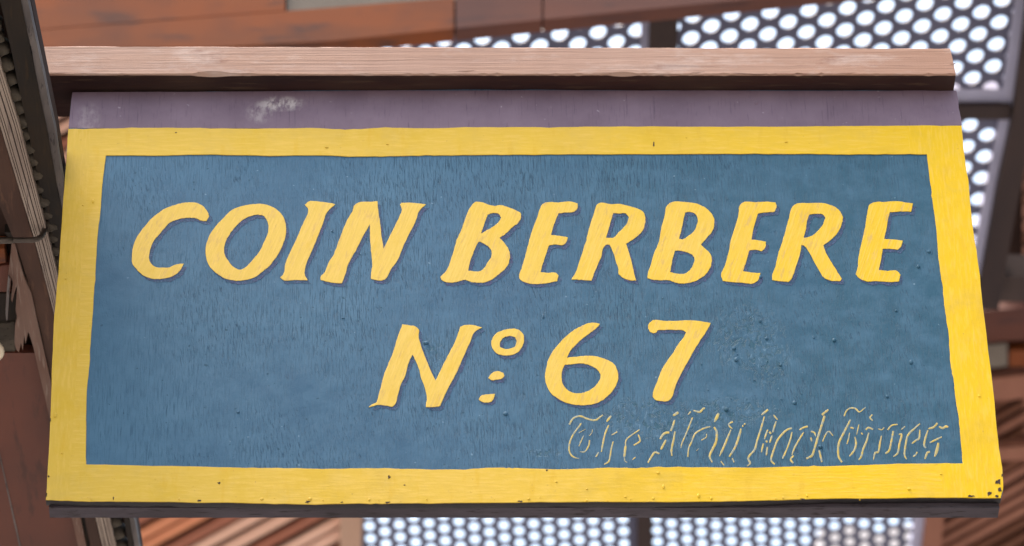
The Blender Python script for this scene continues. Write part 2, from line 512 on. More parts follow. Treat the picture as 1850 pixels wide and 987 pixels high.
# backing frame behind the panel: four rails, the bottom one seen from below
def rail(x0, z0, x1, z1, y0=.0090, y1=.0262):
    bm = bmesh.new()
    n = 26
    long_x = abs(x1 - x0) > abs(z1 - z0)
    rings = []
    for i in range(n + 1):
        t = i / n
        w1 = noise.noise(Vector((i * .55, z0 * 9, 2))) * .0009
        w2 = noise.noise(Vector((i * .85, 5, z0 * 4))) * .0014
        if long_x:
            x = x0 + (x1 - x0) * t
            rings.append([bm.verts.new(v) for v in ((x, y0, z0 + w1), (x, y1 + w2, z0 + w1 * .5 + w2), (x, y1 + w2, z1), (x, y0, z1))])
        else:
            z = z0 + (z1 - z0) * t
            rings.append([bm.verts.new(v) for v in ((x0 + w1, y0, z), (x0 + w1, y1, z), (x1, y1, z), (x1, y0, z))])
    for a, b in zip(rings, rings[1:]):
        for k in range(4):
            bm.faces.new((a[k], a[(k + 1) % 4], b[(k + 1) % 4], b[k]))
    bm.faces.new(rings[0])
    bm.faces.new(list(reversed(rings[-1])))
    return obj('back_rail', bm, M['edge_violet'], sign, world=False)
zb = uv(925, 908)[1]
zt = uv(925, 166)[1]
xl, xr = uv(84, 905)[0] + .002, uv(1808, 900)[0] - .001
rail(xl, zb - .0002, xr, zb + .035)
rail(xl, zt - .04, xr, zt - .002)
rail(xl, zb + .036, xl + .035, zt - .041)
rail(xr - .035, zb + .036, xr, zt - .041)

# painted fields
hdr_pts = [(130, 167.4), (124, 231.5)] + HEADER[1:-1] + [(1737.6, 227), (1728, 164), (1600, 164.5), (1200, 164), (800, 163.5), (400, 166)]
hdr = smooth_outline(hdr_pts, 4, .3, 40, 2)
painted('header_band', [hdr], .0004, .00015, .0001, M['header'], sign)
inner = smooth_outline(chain(IN_TOP, IN_RIGHT, IN_BOT, IN_LEFT), 5, .35, 40, 3)
outer_b = chain([(123.6, 234)], [(p[0] - .3, p[1]) for p in LEFT[2:-1]], [(82.8, 904)], [(p[0], p[1] - .2) for p in BOTTOM[1:-1]], [(1807.5, 900.6)], [(p[0] + .3, p[1]) for p in RIGHT[1:-2]], [(1737.2, 228)], list(reversed(HEADER[1:-1])))
outer = smooth_outline(outer_b, 5, .3, 40, 4)
brd = painted('yellow_border', [outer, inner], .0011, .0004, .0003, M['border'], sign)

# letters: traced outlines of each brush-painted character
def Z(x0, y0, pts, s=4.934):
    return [(x0 + x / s, y0 + y / s) for x, y in pts]
GLYPHS = []
def glyph(ch, x0, y0, *loops):
    GLYPHS.append((ch, [Z(x0, y0, l) for l in loops]))
glyph('C', 220, 340, [(755,298),(780,250),(765,215),(720,160),(680,138),(600,130),(540,135),(470,155),(400,180),(340,215),(270,270),(200,350),(140,430),(105,510),(92,590),(98,680),(140,735),(200,785),(270,810),(340,812),(420,800),(480,772),(520,735),(555,675),(520,678),(470,690),(430,708),(370,712),(300,705),(265,680),(245,640),(245,590),(260,530),(285,475),(330,420),(380,360),(430,310),(480,288),(540,272),(610,268),(660,272),(700,290)])
glyph('O', 220, 340, [(1230,143),(1320,160),(1390,200),(1440,260),(1465,340),(1462,420),(1435,510),(1390,600),(1330,680),(1260,745),(1180,800),(1100,822),(1020,828),(930,812),(850,765),(790,710),(757,640),(747,580),(757,490),(790,410),(840,340),(910,265),(980,200),(1060,165),(1150,148)],
      [(1215,240),(1260,248),(1295,290),(1308,350),(1300,410),(1270,480),(1220,580),(1160,650),(1100,712),(1060,730),(1010,715),(960,665),(920,600),(912,540),(930,470),(970,400),(1030,330),(1090,280),(1150,250)])
glyph('I', 490, 340, [(300,150),(325,128),(440,125),(572,145),(500,215),(460,320),(410,450),(360,570),(300,730),(298,770),(328,825),(210,822),(95,815),(82,798),(112,765),(125,680),(190,530),(250,400),(290,300),(330,210),(330,195)])
glyph('N', 490, 340, [(735,165),(780,130),(860,125),(948,120),(955,200),(970,310),(985,430),(1000,545),(1080,380),(1150,240),(1165,195),(1148,150),(1160,135),(1290,135),(1380,148),(1320,205),(1290,290),(1230,410),(1170,540),(1130,640),(1060,740),(1030,800),(1010,820),(890,812),(888,780),(900,700),(890,560),(880,430),(880,325),(830,410),(780,510),(720,620),(680,700),(655,790),(630,852),(540,845),(440,822),(440,795),(475,755),(510,670),(560,590),(600,480),(650,350),(680,280),(725,205)])
glyph('B', 780, 340, [(350,165),(385,128),(440,128),(520,155),(560,160),(620,155),(690,175),(760,205),(795,225),(795,270),(770,315),(720,350),(660,410),(605,445),(660,510),(690,560),(697,610),(690,660),(660,715),(600,770),(540,815),(450,845),(400,845),(340,835),(300,822),(220,840),(150,845),(90,822),(78,795),(130,740),(170,640),(200,545),(225,460),(265,370),(290,300),(320,220)],
      [(500,240),(550,225),(600,235),(618,265),(600,300),(540,350),(480,385),(440,408),(460,350),(480,290)],
      [(420,480),(460,495),(510,530),(535,575),(530,620),(500,660),(470,715),(430,742),(370,745),(325,738),(345,650),(375,570),(400,510)])
glyph('E', 780, 340, [(985,150),(1010,135),(1130,132),(1240,122),(1300,140),(1300,185),(1270,212),(1180,222),(1130,228),(1105,290),(1080,360),(1065,420),(1130,428),(1215,440),(1200,485),(1175,508),(1100,505),(1045,515),(1020,590),(990,680),(970,752),(1030,758),(1110,760),(1130,780),(1118,830),(1020,852),(920,858),(820,838),(790,820),(778,790),(800,720),(830,620),(860,500),(895,380),(940,260),(960,200)])
glyph('R', 1020, 340, [(290,150),(325,132),(400,145),(500,145),(580,165),(650,185),(700,215),(720,270),(718,320),(700,375),(650,430),(595,470),(550,500),(575,580),(600,670),(620,760),(637,828),(570,822),(510,795),(480,760),(480,730),(455,650),(430,570),(405,510),(375,503),(350,530),(330,600),(295,690),(260,770),(240,828),(150,822),(60,815),(75,790),(95,760),(130,660),(170,540),(200,440),(225,340),(265,220)],
      [(435,225),(480,228),(545,230),(572,260),(560,310),(520,360),(480,400),(440,442),(370,445),(395,360),(420,270)])
glyph('B', 1020, 340, [(920,150),(950,132),(1080,128),(1170,140),(1250,175),(1310,230),(1335,280),(1335,330),(1310,395),(1265,450),(1215,508),(1270,555),(1305,600),(1312,650),(1300,710),(1260,770),(1190,820),(1100,850),(1030,852),(970,840),(940,825),(860,825),(780,818),(740,805),(738,780),(765,700),(795,590),(840,480),(860,370),(890,260)],
      [(1075,220),(1120,215),(1160,230),(1185,270),(1180,330),(1150,390),(1100,430),(1050,460),(1020,455),(1040,380),(1060,290)],
      [(985,560),(1040,562),(1100,580),(1145,605),(1158,640),(1145,690),(1110,740),(1060,768),(1000,765),(940,750),(955,680),(970,610)])
glyph('E', 1320, 340, [(80,160),(100,135),(220,128),(330,125),(400,130),(410,165),(390,215),(310,220),(245,228),(225,290),(200,380),(187,462),(260,470),(315,482),(305,540),(275,565),(220,552),(165,560),(150,620),(125,700),(112,742),(180,755),(265,760),(250,815),(210,850),(100,845),(0,840),(-70,830),(-85,780),(-50,690),(-20,580),(10,440),(45,330),(70,250)])
glyph('R', 1320, 340, [(550,170),(590,140),(680,138),(800,135),(880,150),(950,185),(985,225),(1000,260),(995,310),(960,390),(910,450),(825,512),(850,580),(890,650),(940,730),(990,810),(980,832),(900,828),(830,800),(790,740),(740,650),(690,560),(650,515),(630,510),(625,560),(600,650),(570,740),(540,815),(515,840),(430,832),(370,822),(370,790),(400,700),(430,570),(465,470),(490,380),(520,270)],
      [(700,240),(760,232),(820,238),(845,265),(825,320),(780,380),(720,430),(660,448),(650,440),(670,380),(680,300)])
glyph('E', 1320, 340, [(1240,150),(1270,132),(1380,125),(1500,122),(1625,140),(1610,215),(1510,212),(1420,218),(1405,270),(1390,360),(1370,455),(1440,460),(1535,470),(1520,520),(1490,552),(1430,545),(1355,545),(1345,620),(1320,732),(1400,740),(1490,745),(1515,775),(1500,835),(1430,840),(1300,832),(1200,832),(1140,800),(1115,770),(1130,720),(1140,620),(1170,480),(1200,340),(1220,220)])
glyph('N', 650, 560, [(380,132),(440,140),(500,152),(528,180),(525,230),(545,320),(590,440),(640,560),(675,632),(730,520),(800,380),(860,260),(885,190),(895,155),(930,140),(1010,138),(1090,160),(1020,205),(980,300),(920,430),(870,550),(800,680),(760,760),(715,862),(650,870),(590,868),(590,840),(600,790),(580,700),(545,600),(510,480),(470,400),(430,490),(405,590),(370,660),(340,760),(310,850),(290,868),(220,855),(155,850),(120,862),(80,868),(110,845),(150,830),(185,700),(220,570),(260,470),(300,370),(330,270),(350,210)])
glyph('o', 650, 560, [(1340,172),(1410,178),(1455,215),(1465,265),(1450,325),(1410,380),(1350,405),(1290,410),(1220,390),(1185,350),(1172,295),(1195,235),(1260,190)],
      [(1340,235),(1385,248),(1398,285),(1380,330),(1340,348),(1290,350),(1250,330),(1250,295),(1285,250)])
glyph('dot', 650, 560, [(1145,608),(1175,570),(1225,548),(1280,565),(1288,592),(1270,615),(1220,625),(1180,630)])
glyph('dot', 650, 560, [(1060,800),(1080,765),(1140,755),(1205,752),(1195,790),(1170,822),(1110,828),(1075,815)])
glyph('6', 960, 560, [(612,128),(570,118),(510,122),(440,150),(370,190),(300,245),(240,310),(185,380),(150,450),(130,530),(122,600),(135,670),(170,740),(230,790),(310,830),(400,850),(490,852),(580,835),(660,790),(720,730),(760,665),(775,600),(765,540),(735,485),(670,445),(590,420),(500,412),(420,418),(345,425),(320,430),(340,380),(400,310),(460,255),(530,205),(580,165)],
      [(300,490),(345,490),(430,480),(500,490),(560,515),(600,550),(618,590),(600,640),(560,690),(500,728),(440,745),(370,742),(310,705),(275,650),(270,590),(280,530)])
glyph('7', 960, 560, [(1080,98),(1110,92),(1170,100),(1300,100),(1450,98),(1530,108),(1598,120),(1570,180),(1520,255),(1470,330),(1420,420),(1370,510),(1320,600),(1280,700),(1250,785),(1220,815),(1150,815),(1100,800),(1082,770),(1095,710),(1130,620),(1155,550),(1210,460),(1260,390),(1310,310),(1360,240),(1380,205),(1360,190),(1290,182),(1190,182),(1130,185),(1105,210),(1070,205),(1045,180),(1040,145)])
word = {0: 'first', 1: 'second', 2: 'third'}
seen = {}
for i, (ch, loops) in enumerate(GLYPHS):
    sm = [smooth_outline(l, 4, .22, 50, 20 + i * 3 + k) for k, l in enumerate(loops)]
    nm = 'letter' if ch.isalpha() and ch != 'dot' else ('painted_dot' if ch == 'dot' else 'numeral')
    o = painted(nm, sm, .0006, .0003, .00022, M['letter'], sign)
    if ch != 'dot':
        k = seen.get(ch, 0)
        seen[ch] = k + 1
        o['label'] = 'thick yellow painted %s %s' % ('numeral' if ch.isdigit() else 'letter', ch)
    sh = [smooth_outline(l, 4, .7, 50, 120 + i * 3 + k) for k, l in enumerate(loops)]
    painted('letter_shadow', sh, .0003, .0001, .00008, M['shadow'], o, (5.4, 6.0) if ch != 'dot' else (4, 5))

# thin blackletter line in the lower right corner, stroke by stroke
A2 = (1010, 730, 8.226); A3 = (1180, 730, 8.226); A4 = (1350, 730, 8.226); A5 = (1530, 730, 8.224)
SCRIPT = [
 ('T', [(A2, 25, [(155,310),(200,225),(260,190),(330,185),(400,215),(480,240),(550,240),(600,205),(650,165)]), (A2, 22, [(330,290),(280,360),(220,440),(170,540),(150,630),(155,710),(190,770),(240,800),(295,812)]), (A2, 14, [(365,475),(330,550),(295,630)]), (A2, 19, [(455,540),(445,610),(410,680),(370,715),(310,710)]), (A2, 8, [(395,375),(340,405),(290,435)]), (A2, 9, [(495,380),(488,430),(450,475)])]),
 ('h', [(A2, 30, [(775,180),(740,220),(710,265)]), (A2, 25, [(740,315),(690,430),(655,570),(630,715)]), (A2, 20, [(590,720),(545,790)]), (A2, 17, [(865,415),(780,465)]), (A2, 21, [(805,560),(775,680),(755,800),(735,860),(670,902)])]),
 ('e', [(A2, 17, [(1195,385),(1100,450),(1020,510),(990,560),(990,620)]), (A2, 36, [(990,620),(980,700),(970,790)]), (A2, 13, [(970,790),(980,850),(1015,870)]), (A2, 22, [(1175,455),(1195,500),(1205,550),(1170,580),(1110,615)]), (A2, 13, [(1135,795),(1090,830)])]),
 ('N', [(A3, 38, [(375,125),(295,175)]), (A3, 28, [(320,240),(295,320),(262,405)]), (A3, 32, [(240,425),(190,430),(140,465),(105,525)]), (A3, 30, [(190,535),(150,610),(115,680)]), (A3, 28, [(325,410),(305,530),(280,640),(270,700),(280,775)]), (A2, 27, [(1490,740),(1430,720),(1390,760),(1320,875)])]),
 ('e', [(A3, 20, [(520,160),(560,115)]), (A3, 28, [(600,100),(690,120),(740,75),(770,60)]), (A3, 20, [(585,205),(540,320),(480,470),(430,580),(412,660)]), (A3, 21, [(850,340),(780,355),(700,390),(620,450),(570,570),(530,660),(515,790)]), (A3, 15, [(795,445),(785,500),(715,540)]), (A3, 9, [(680,665),(640,700)])]),
 ('w', [(A3, 40, [(975,140),(910,270)]), (A3, 32, [(905,345),(945,420),(935,560),(880,680),(840,780),(880,870)]), (A3, 22, [(1185,265),(1125,300),(1140,340),(1180,370)]), (A3, 28, [(1155,385),(1100,520),(1050,640),(985,780)]), (A3, 17, [(1005,850),(1055,915)]), (A3, 22, [(1370,290),(1325,340)]), (A3, 30, [(1305,370),(1270,500),(1210,660),(1130,785)]), (A3, 19, [(1175,810),(1205,870)])]),
 ('Y', [(A4, 31, [(310,85),(210,165)]), (A4, 27, [(255,190),(200,380),(150,540),(110,680),(40,760),(15,820),(45,880),(0,925)]), (A4, 22, [(390,165),(450,235)]), (A4, 26, [(430,260),(400,350),(380,425)]), (A4, 23, [(305,385),(280,450),(255,525)]), (A4, 28, [(330,415),(355,445)]), (A4, 27, [(370,470),(335,580)]), (A4, 28, [(275,545),(300,570)]), (A4, 25, [(240,590),(210,720)]), (A4, 23, [(300,640),(285,765)])]),
 ('o', [(A4, 27, [(665,362),(590,385),(520,450),(450,540),(400,670),(360,790),(360,850),(410,900)]), (A4, 23, [(665,420),(640,530),(590,670),(525,815)])]),
 ('r', [(A4, 25, [(900,335),(830,355),(775,390)]), (A4, 23, [(840,420),(760,550),(700,660),(665,760)]), (A4, 26, [(690,770),(645,825),(685,885)])]),
 ('k', [(A4, 31, [(1205,85),(1110,165)]), (A4, 31, [(1150,180),(1090,370),(1040,530),(990,700),(960,770),(880,815)]), (A4, 22, [(945,410),(995,425),(1020,485)]), (A4, 23, [(945,500),(960,560)]), (A4, 19, [(1120,560),(1170,450),(1215,410),(1275,475)]), (A4, 27, [(1070,690),(1090,780),(1110,865)])]),
 ('T', [(A5, 21, [(-40,185),(-10,110),(40,68),(110,62),(150,90),(190,120),(280,50)]), (A4, 30, [(1535,235),(1450,400),(1370,560),(1350,680),(1360,790),(1410,870)]), (A5, 18, [(40,430),(25,520),(0,600)]), (A5, 27, [(120,490),(135,590),(110,690),(40,780)]), (A5, 17, [(180,305),(145,460)]), (A5, 22, [(50,350),(105,365)]), (A5, 20, [(215,430),(235,455)])]),
 ('i', [(A5, 21, [(380,160),(345,205),(385,250)]), (A5, 25, [(280,385),(320,355),(390,380)]), (A5, 27, [(325,430),(290,560),(240,680),(215,780),(175,835)])]),
 ('m', [(A5, 15, [(465,372),(520,385),(555,350)]), (A5, 27, [(515,475),(490,590),(470,710),(420,730),(395,830)]), (A5, 22, [(755,305),(680,315),(640,345),(605,390)]), (A5, 27, [(690,405),(660,560),(630,690),(570,740)]), (A5, 15, [(865,335),(805,385)]), (A5, 27, [(770,455),(815,460),(780,600),(755,730),(690,785)])]),
 ('e', [(A5, 27, [(1085,295),(1000,370),(910,460),(880,570),(860,690),(860,770),(890,825)]), (A5, 26, [(1085,385),(1075,510),(1030,540),(965,590)]), (A5, 21, [(1045,715),(1020,760),(980,785)])]),
 ('s', [(A5, 28, [(1345,285),(1290,345),(1210,372)]), (A5, 31, [(1370,335),(1420,360),(1470,335),(1505,345)]), (A5, 28, [(1205,390),(1160,530),(1150,620),(1175,655)]), (A5, 23, [(1410,490),(1330,530),(1230,578)]), (A5, 40, [(1360,580),(1340,680),(1305,785)]), (A5, 29, [(1235,715),(1195,725),(1160,820)])]),
]
def stroke(bm, pts, wid, rnd):
    """a dab of thin paint with tapering ends, in photo pixels"""
    P = [Vector(p) for p in pts]
    dense = []
    for i in range(len(P) - 1):
        a, b = P[i], P[i + 1]
        m0 = (b - P[i - 1]) / 2 if i else b - a
        m1 = (P[i + 2] - a) / 2 if i + 2 < len(P) else b - a
        for s in range(4):
            t = s / 4
            t2, t3 = t * t, t * t * t
            dense.append(a * (2*t3 - 3*t2 + 1) + m0 * (t3 - 2*t2 + t) + b * (-2*t3 + 3*t2) + m1 * (t3 - t2))
    dense.append(P[-1])
    n = len(dense)
    rows = []
    t0, t1 = rnd.uniform(.55, 1), rnd.uniform(.35, .9)
    for i, p in enumerate(dense):
        d = (dense[min(i + 1, n - 1)] - dense[max(i - 1, 0)])
        d = d.normalized() if d.length > 1e-6 else Vector((1, 0))
        nn = Vector((-d.y, d.x))
        e = i / (n - 1)
        k = 1.0 if .2 < e < .8 else (t0 + (1 - t0) * e / .2 if e <= .2 else t1 + (1 - t1) * (1 - e) / .2)
        h = wid / 2 * k * rnd.uniform(.9, 1.12)
        row = []
        for sgn, o in ((1, .00005), (.55, .00022), (-.55, .00022), (-1, .00005)):
            u, v = uv(*(p + nn * h * sgn))
            row.append(bm.verts.new((u, -o, v)))
        rows.append(row)
    for a, b in zip(rows, rows[1:]):
        for k in range(3):
            bm.faces.new((a[k], a[k + 1], b[k + 1], b[k]))
rnd = random.Random(5)
for ch, strokes in SCRIPT:
    bm = bmesh.new()
    for (x0, y0, s), wd, pts in strokes:
        stroke(bm, Z(x0, y0, pts, s), wd / s * 1.02, rnd)
    o = obj('script_letter', bm, M['script'], sign, world=False, smooth=True)
    o['label'] = 'thin broken blackletter %s in worn yellow' % ch

# blisters and runs in the paint, chips along the lower edge
def blister(bm, px, py, r, sq=1.0, h=.5):
    u, v = uv(px, py)
    r = r / 1663.0
    m = Matrix.Translation((u, -.0003, v)) @ Matrix.Diagonal((r, r * h, r * sq * 1.3, 1))
    bmesh.ops.create_icosphere(bm, subdivisions=2, radius=1, matrix=m)
bm = bmesh.new()
for px, py, r, sq in ((1659, 482, 3, 1.2), (1678.5, 455, 3.2, 1), (1619, 562, 2.5, 1), (1507, 615, 3.6, 1), (1435.5, 728, 3.5, 1), (1603, 717, 3, 1), (1482, 808, 4.2, .7), (769.5, 620, 5, .6), (913.5, 748, 4.5, .8), (981, 572, 2, 2), (1646, 655, 3.5, 1.2), (1330, 650, 4, 1), (1373, 580, 2.5, 1.4), (1385, 612, 3, 1), (1326, 630, 3.5, .9), (1312, 740, 4, 1), (1410, 660, 2.5, 1), (1374, 501, 3, 1), (1470, 610, 2, 1.4), (600, 418, 2, 1), (430, 745, 3, .7), (620, 575, 2.6, .6)):
    blister(bm, px, py, r, sq)
for k in range(26):
    blister(bm, random.gauss(1340, 75), random.gauss(690, 60), random.uniform(.6, 1.6), random.uniform(.6, 1.6))
tag(obj('paint_blister', bm, M['blue'], sign, world=False, smooth=True), kind='stuff')
bm = bmesh.new()
for px, py, r, sq in ((1189, 856, 4, .7), (1198.5, 881, 3, 1.8), (100, 752, 4, 1.6), (1769, 717, 3, 1), (1642, 885, 4, .8), (119, 505, 3, 1), (168, 365, 3, 1.8), (1060, 885, 3, .7), (1005, 872, 3, .6), (1130, 899, 3, .8), (1262, 897, 4, 1.4), (1180, 902, 3, 1), (1285, 902, 3, 1.2), (1700, 858, 3, .5), (150, 372, 2.5, 1), (1240, 250, 2.5, .6), (1420, 258, 4, .4), (700, 262, 4, .35), (590, 268, 5, .3), (112, 820, 3, 1), (560, 903, 5, .7), (473, 903, 4, .9), (955, 903, 4, .7)):
    blister(bm, px, py, r * .72, sq, .5)
for k in range(20):
    blister(bm, random.uniform(120, 1780), 906 - abs(random.gauss(0, 5)), random.uniform(.8, 1.8), random.uniform(.5, 1.4), .8)
o = obj('yellow_paint_blister', bm, M['border'], sign, world=False, smooth=True)
o.location.y = -.0008
tag(o, kind='stuff')
def chip(px, py, w, h, seed):
    rr = random.Random(seed)
    pts = []
    for k in range(9):
        a = k / 9 * 2 * math.pi
        q = rr.uniform(.35, 1.2)
        pts.append((px + math.cos(a) * w * q, py + math.sin(a) * h * q))
    o = painted('paint_chip', [pts], .0004, .00105, .0001, M['chip'], sign)
for k, (px, py, w_, h_) in enumerate(((1803, 872, 5, 7), (1788, 893, 5, 4.5), (1755, 898, 7, 3), (1807, 886, 4.5, 6), (1800, 897, 6, 3.5), (1810, 860, 2.4, 5), (703, 863, 3.2, 3.4), (731, 877.5, 2.6, 1.6), (556, 908, 5, 3), (618, 908.5, 4, 1.5), (396, 874, 3, 3), (205, 902, 1.5, 3.5), (988, 851, 2, 2), (1181, 262, 1.4, 5), (318, 241, 2, 1.4), (91, 760, 2, 4), (88, 862, 1.6, 3), (84, 896, 2, 5), (700, 909, 6, 2), (940, 907, 5, 2), (360, 906, 5, 1.6), (1450, 903, 6, 1.6))):
    chip(px, py, w_, h_, 40 + k)
# a nail head and a split knot in the violet band
for px, py, r in ((488, 188, 5.5), (1366, 186, 4.5)):
    bm = bmesh.new()
    u, v = uv(px, py)
    bmesh.ops.create_uvsphere(bm, u_segments=12, v_segments=6, radius=1, matrix=Matrix.Translation((u, -.0001, v)) @ Matrix.Diagonal((r / 1663, .0012, r / 1663 * 1.3, 1)))
    obj('nail_head', bm, M['header'], sign, world=False, smooth=True)

# ------------------------------------------------------------------ the beam the sign hangs from
zu = SIGN.at(925, 161.5).z                    # underside of the beam
rr = ray(925, 135)
yf = rr.y * (zu - CAM_H) / rr.z               # its front face
ztop = (ray(925, 84) * (yf / ray(925, 84).y)).z + CAM_H
rr = ray(100, 211)
yb = rr.y * (zu - CAM_H) / rr.z
BF = Wall(yf)
beam = thing('support_beam', 'pale pink weathered wooden beam with dark underside carrying the blue sign', 'beam', (BF.at(895, 135).x, yf, zu))
bm = bmesh.new()
x0, x1 = BF.at(-40, 135).x, BF.at(1727, 135).x
n = 320
rings = []
for i in range(n + 1):
    t = i / n
    x = x0 + (x1 - x0) * t
    def wv(k, a=.0006):
        return noise.noise(Vector((x * 16 + k * 9, k, 0))) * a + noise.noise(Vector((x * 60, k * 3, 1))) * a * .5
    # splinters torn from the lower front edge
    tear = max(0, noise.noise(Vector((x * 22, 4.2, 0))) - .22) * .010 + max(0, noise.noise(Vector((x * 110, 2.2, 0))) - .1) * .0035 * (.4 + t)
    tilt = (-.0035 * (t - .5))
    sec = [(yf + wv(1), zu + .0012 + tear + wv(2)), (yf + .0015 + tear * .6, zu + wv(3, .0003)), (yb, zu + wv(4, .0003)), (yb, ztop), (yf + .002, ztop + wv(5, .0009) + tilt), (yf + wv(6, .0005), ztop - .0022 + wv(7) + tilt)]
    # ragged sawn right end
    def xe(k):
        return x - (.0028 if i == n and k in (3, 4, 5) else 0) + (noise.noise(Vector((k * 3.1, 7, i))) * .0012 if i == n else 0)
    rings.append([bm.verts.new((xe(k), y, z)) for k, (y, z) in enumerate(sec)])
for a, b in zip(rings, rings[1:]):
    for k in range(6):
        f = bm.faces.new((a[k], a[(k + 1) % 6], b[(k + 1) % 6], b[k]))
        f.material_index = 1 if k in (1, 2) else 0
bm.faces.new(rings[0])
bm.faces.new(list(reversed(rings[-1])))
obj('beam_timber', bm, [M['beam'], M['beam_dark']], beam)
# loose splinters along its lower edge and end
for k, (px, py, L, up) in enumerate(((1090, 134, 26, 2), (1215, 134, 20, -2), (1260, 133, 16, 3), (1530, 134, 22, 2), (100, 133, 30, -1), (1722, 118, 7, 3), (842, 130, 22, 2))):
    bm = bmesh.new()
    p = BF.at(px, py) + Vector((0, -.0006, 0))
    s = 1 / 1663
    v = [p + Vector((-L * s, .001, 0)), p + Vector((L * s * .9, -.0008, up * s)), p + Vector((-L * s * .6, .0002, 2.4 * s)), p + Vector((-L * s * .3, .0012, -1.4 * s))]
    v = [bm.verts.new(q) for q in v]
    for t3 in ((0, 1, 2), (0, 3, 1), (1, 3, 2), (0, 2, 3)):
        bm.faces.new([v[q] for q in t3])
    obj('splinter', bm, M['beam'], beam)

# ------------------------------------------------------------------ shop cornice along the left, seen from below
ZC = SIGN.at(115, 339).z - CAM_H
def band(name, z, left, right, t, mat, parent, off_wave=0.0, sub=5):
    """board lying level at height z between two edge lines given in the photo, t thick upwards"""
    pl = Plane(z)
    def dens(l):
        out = []
        for a, b in zip(l, l[1:]):
            for k in range(sub):
                q = k / sub
                out.append((a[0] + (b[0] - a[0]) * q, a[1] + (b[1] - a[1]) * q))
        out.append(l[-1])
        return out
    def interp(l, y):
        for a, b in zip(l, l[1:]):
            if y <= b[1]:
                return a[0] + (b[0] - a[0]) * (y - a[1]) / (b[1] - a[1])
        a, b = l[-2], l[-1]
        return a[0] + (b[0] - a[0]) * (y - a[1]) / (b[1] - a[1])
    ys = sorted(set([p[1] for p in dens(left)]))
    bm = bmesh.new()
    rings = []
    for y in ys:
        a = pl.at(interp(left, y), y)
        b = pl.at(interp(right, y), y)
        if off_wave:
            a.x += noise.noise(Vector((a.y * 40, z * 9, 0))) * off_wave
            b.x += noise.noise(Vector((b.y * 50, z * 7, 3))) * off_wave
        up = Vector((0, 0, t))
        rings.append([bm.verts.new(q) for q in (a, b, b + up, a + up)])
    for a, b in zip(rings, rings[1:]):
        for k in range(4):
            bm.faces.new((a[k], a[(k + 1) % 4], b[(k + 1) % 4], b[k]))
    bm.faces.new(rings[0])
    bm.faces.new(list(reversed(rings[-1])))
    return obj(name, bm, mat, parent)
corn = thing('shop_cornice', 'dark carved wooden cornice with a toothed row and grooved strip, left of the sign', 'cornice', (-.42, YS, ZC + CAM_H))
fasc_r = [(21, -140), (50, 0), (99.7, 240), (115.5, 339), (242.7, 936), (262, 1050)]
fasc_m = [(8, -140), (37, 0), (85.5, 240), (103, 339), (233, 936), (252, 1050)]
fasc_l = [(-30, -140), (0, 0), (52, 240), (72, 339), (224, 936), (243, 1050)]
band('fascia_board', ZC, fasc_l, fasc_m, .016, M['fascia'], corn, .0006)
band('fascia_edge', ZC + .0015, [(a[0] + .6, a[1]) for a in fasc_m], fasc_r, .013, M['fascia_edge'], corn, .0010)
# carved teeth
tips = [(1, 48), (7, 70), (15, 93), (24, 119), (32, 146), (39, 173), (47, 197), (54, 221), (60, 245), (66, 269), (72, 291), (78, 315), (84, 340), (91, 363), (99, 387), (105, 407), (109, 429)]
x, y = tips[-1]
while y < 1010:
    y += 21.5
    x += 21.5 * .213
    tips.append((x, y))
tooth_me = None
TP = Plane(ZC + .004)
def tooth_mesh():
    bm = bmesh.new()
    # a gouge-cut tooth: wedge with a rounded nose and a hollow top
    prof = [(-.016, -.0062, .004), (-.016, .0062, .004), (-.002, .0060, .001), (.0045, .0030, -.0015), (.006, -.0008, -.0018), (.0035, -.0045, -.001), (-.003, -.0064, .001)]
    lo = [bm.verts.new(p) for p in prof]
    mid = [bm.verts.new((p[0] * .72 - .003, p[1] * .62 - .001, -.0052)) for p in prof]
    hi = [bm.verts.new((p[0], p[1], .012)) for p in prof]
    k = len(prof)
    for i in range(k):
        j = (i + 1) % k
        bm.faces.new((hi[i], hi[j], lo[j], lo[i]))
        bm.faces.new((lo[i], lo[j], mid[j], mid[i]))
    bm.faces.new(mid)
    bm.faces.new(list(reversed(hi)))
    bmesh.ops.recalc_face_normals(bm, faces=bm.faces)
    for f in bm.faces:
        f.smooth = len(f.verts) == 4
    me = bpy.data.meshes.new('tooth')
    bm.to_mesh(me)
    bm.free()
    me.materials.append(M['tooth'])
    return me
tooth_me = tooth_mesh()
rt = random.Random(3)
for x, y in tips:
    o = bpy.data.objects.new('tooth', tooth_me)
    link(o, corn)
    p = TP.at(x, y)
    o.location = p - Vector(corn.location) + Vector((-.0045, 0, rt.uniform(-.001, .001)))
    k = rt.uniform(.9, 1.08)
    o.scale = (k, k * 1.5, k)
    o.rotation_euler = (rt.uniform(-.15, .15), rt.uniform(-.1, .1), rt.uniform(-.2, .12) - .1)
# pale grooved strip: four ridges with dark grooves between, cut as real grooves
gl = [(-52, -60), (0, 227), (61, 429), (98.5, 571), (173, 937), (200, 1050)]
gr = [(-45, -60), (35, 222), (87, 429), (122, 571), (197.5, 937), (223, 1050)]
gl[0] = (-90, -60)
gr[0] = (-55, -60)
def lerp_line(t):
    return [(a[0] + (b[0] - a[0]) * t, a[1]) for a, b in zip(gl, gr)]
cuts = [0, .13, .17, .26, .30, .50, .57, .74, .78, .87, .90, 1.0]
for k in range(0, len(cuts), 2):
    o = band('ridge', ZC - .006, lerp_line(cuts[k]), lerp_line(cuts[k + 1]), .008, M['strip'], corn, .0002)
band('groove_bed', ZC - .0025, lerp_line(.01), lerp_line(.985), .012, M['brown'], corn)
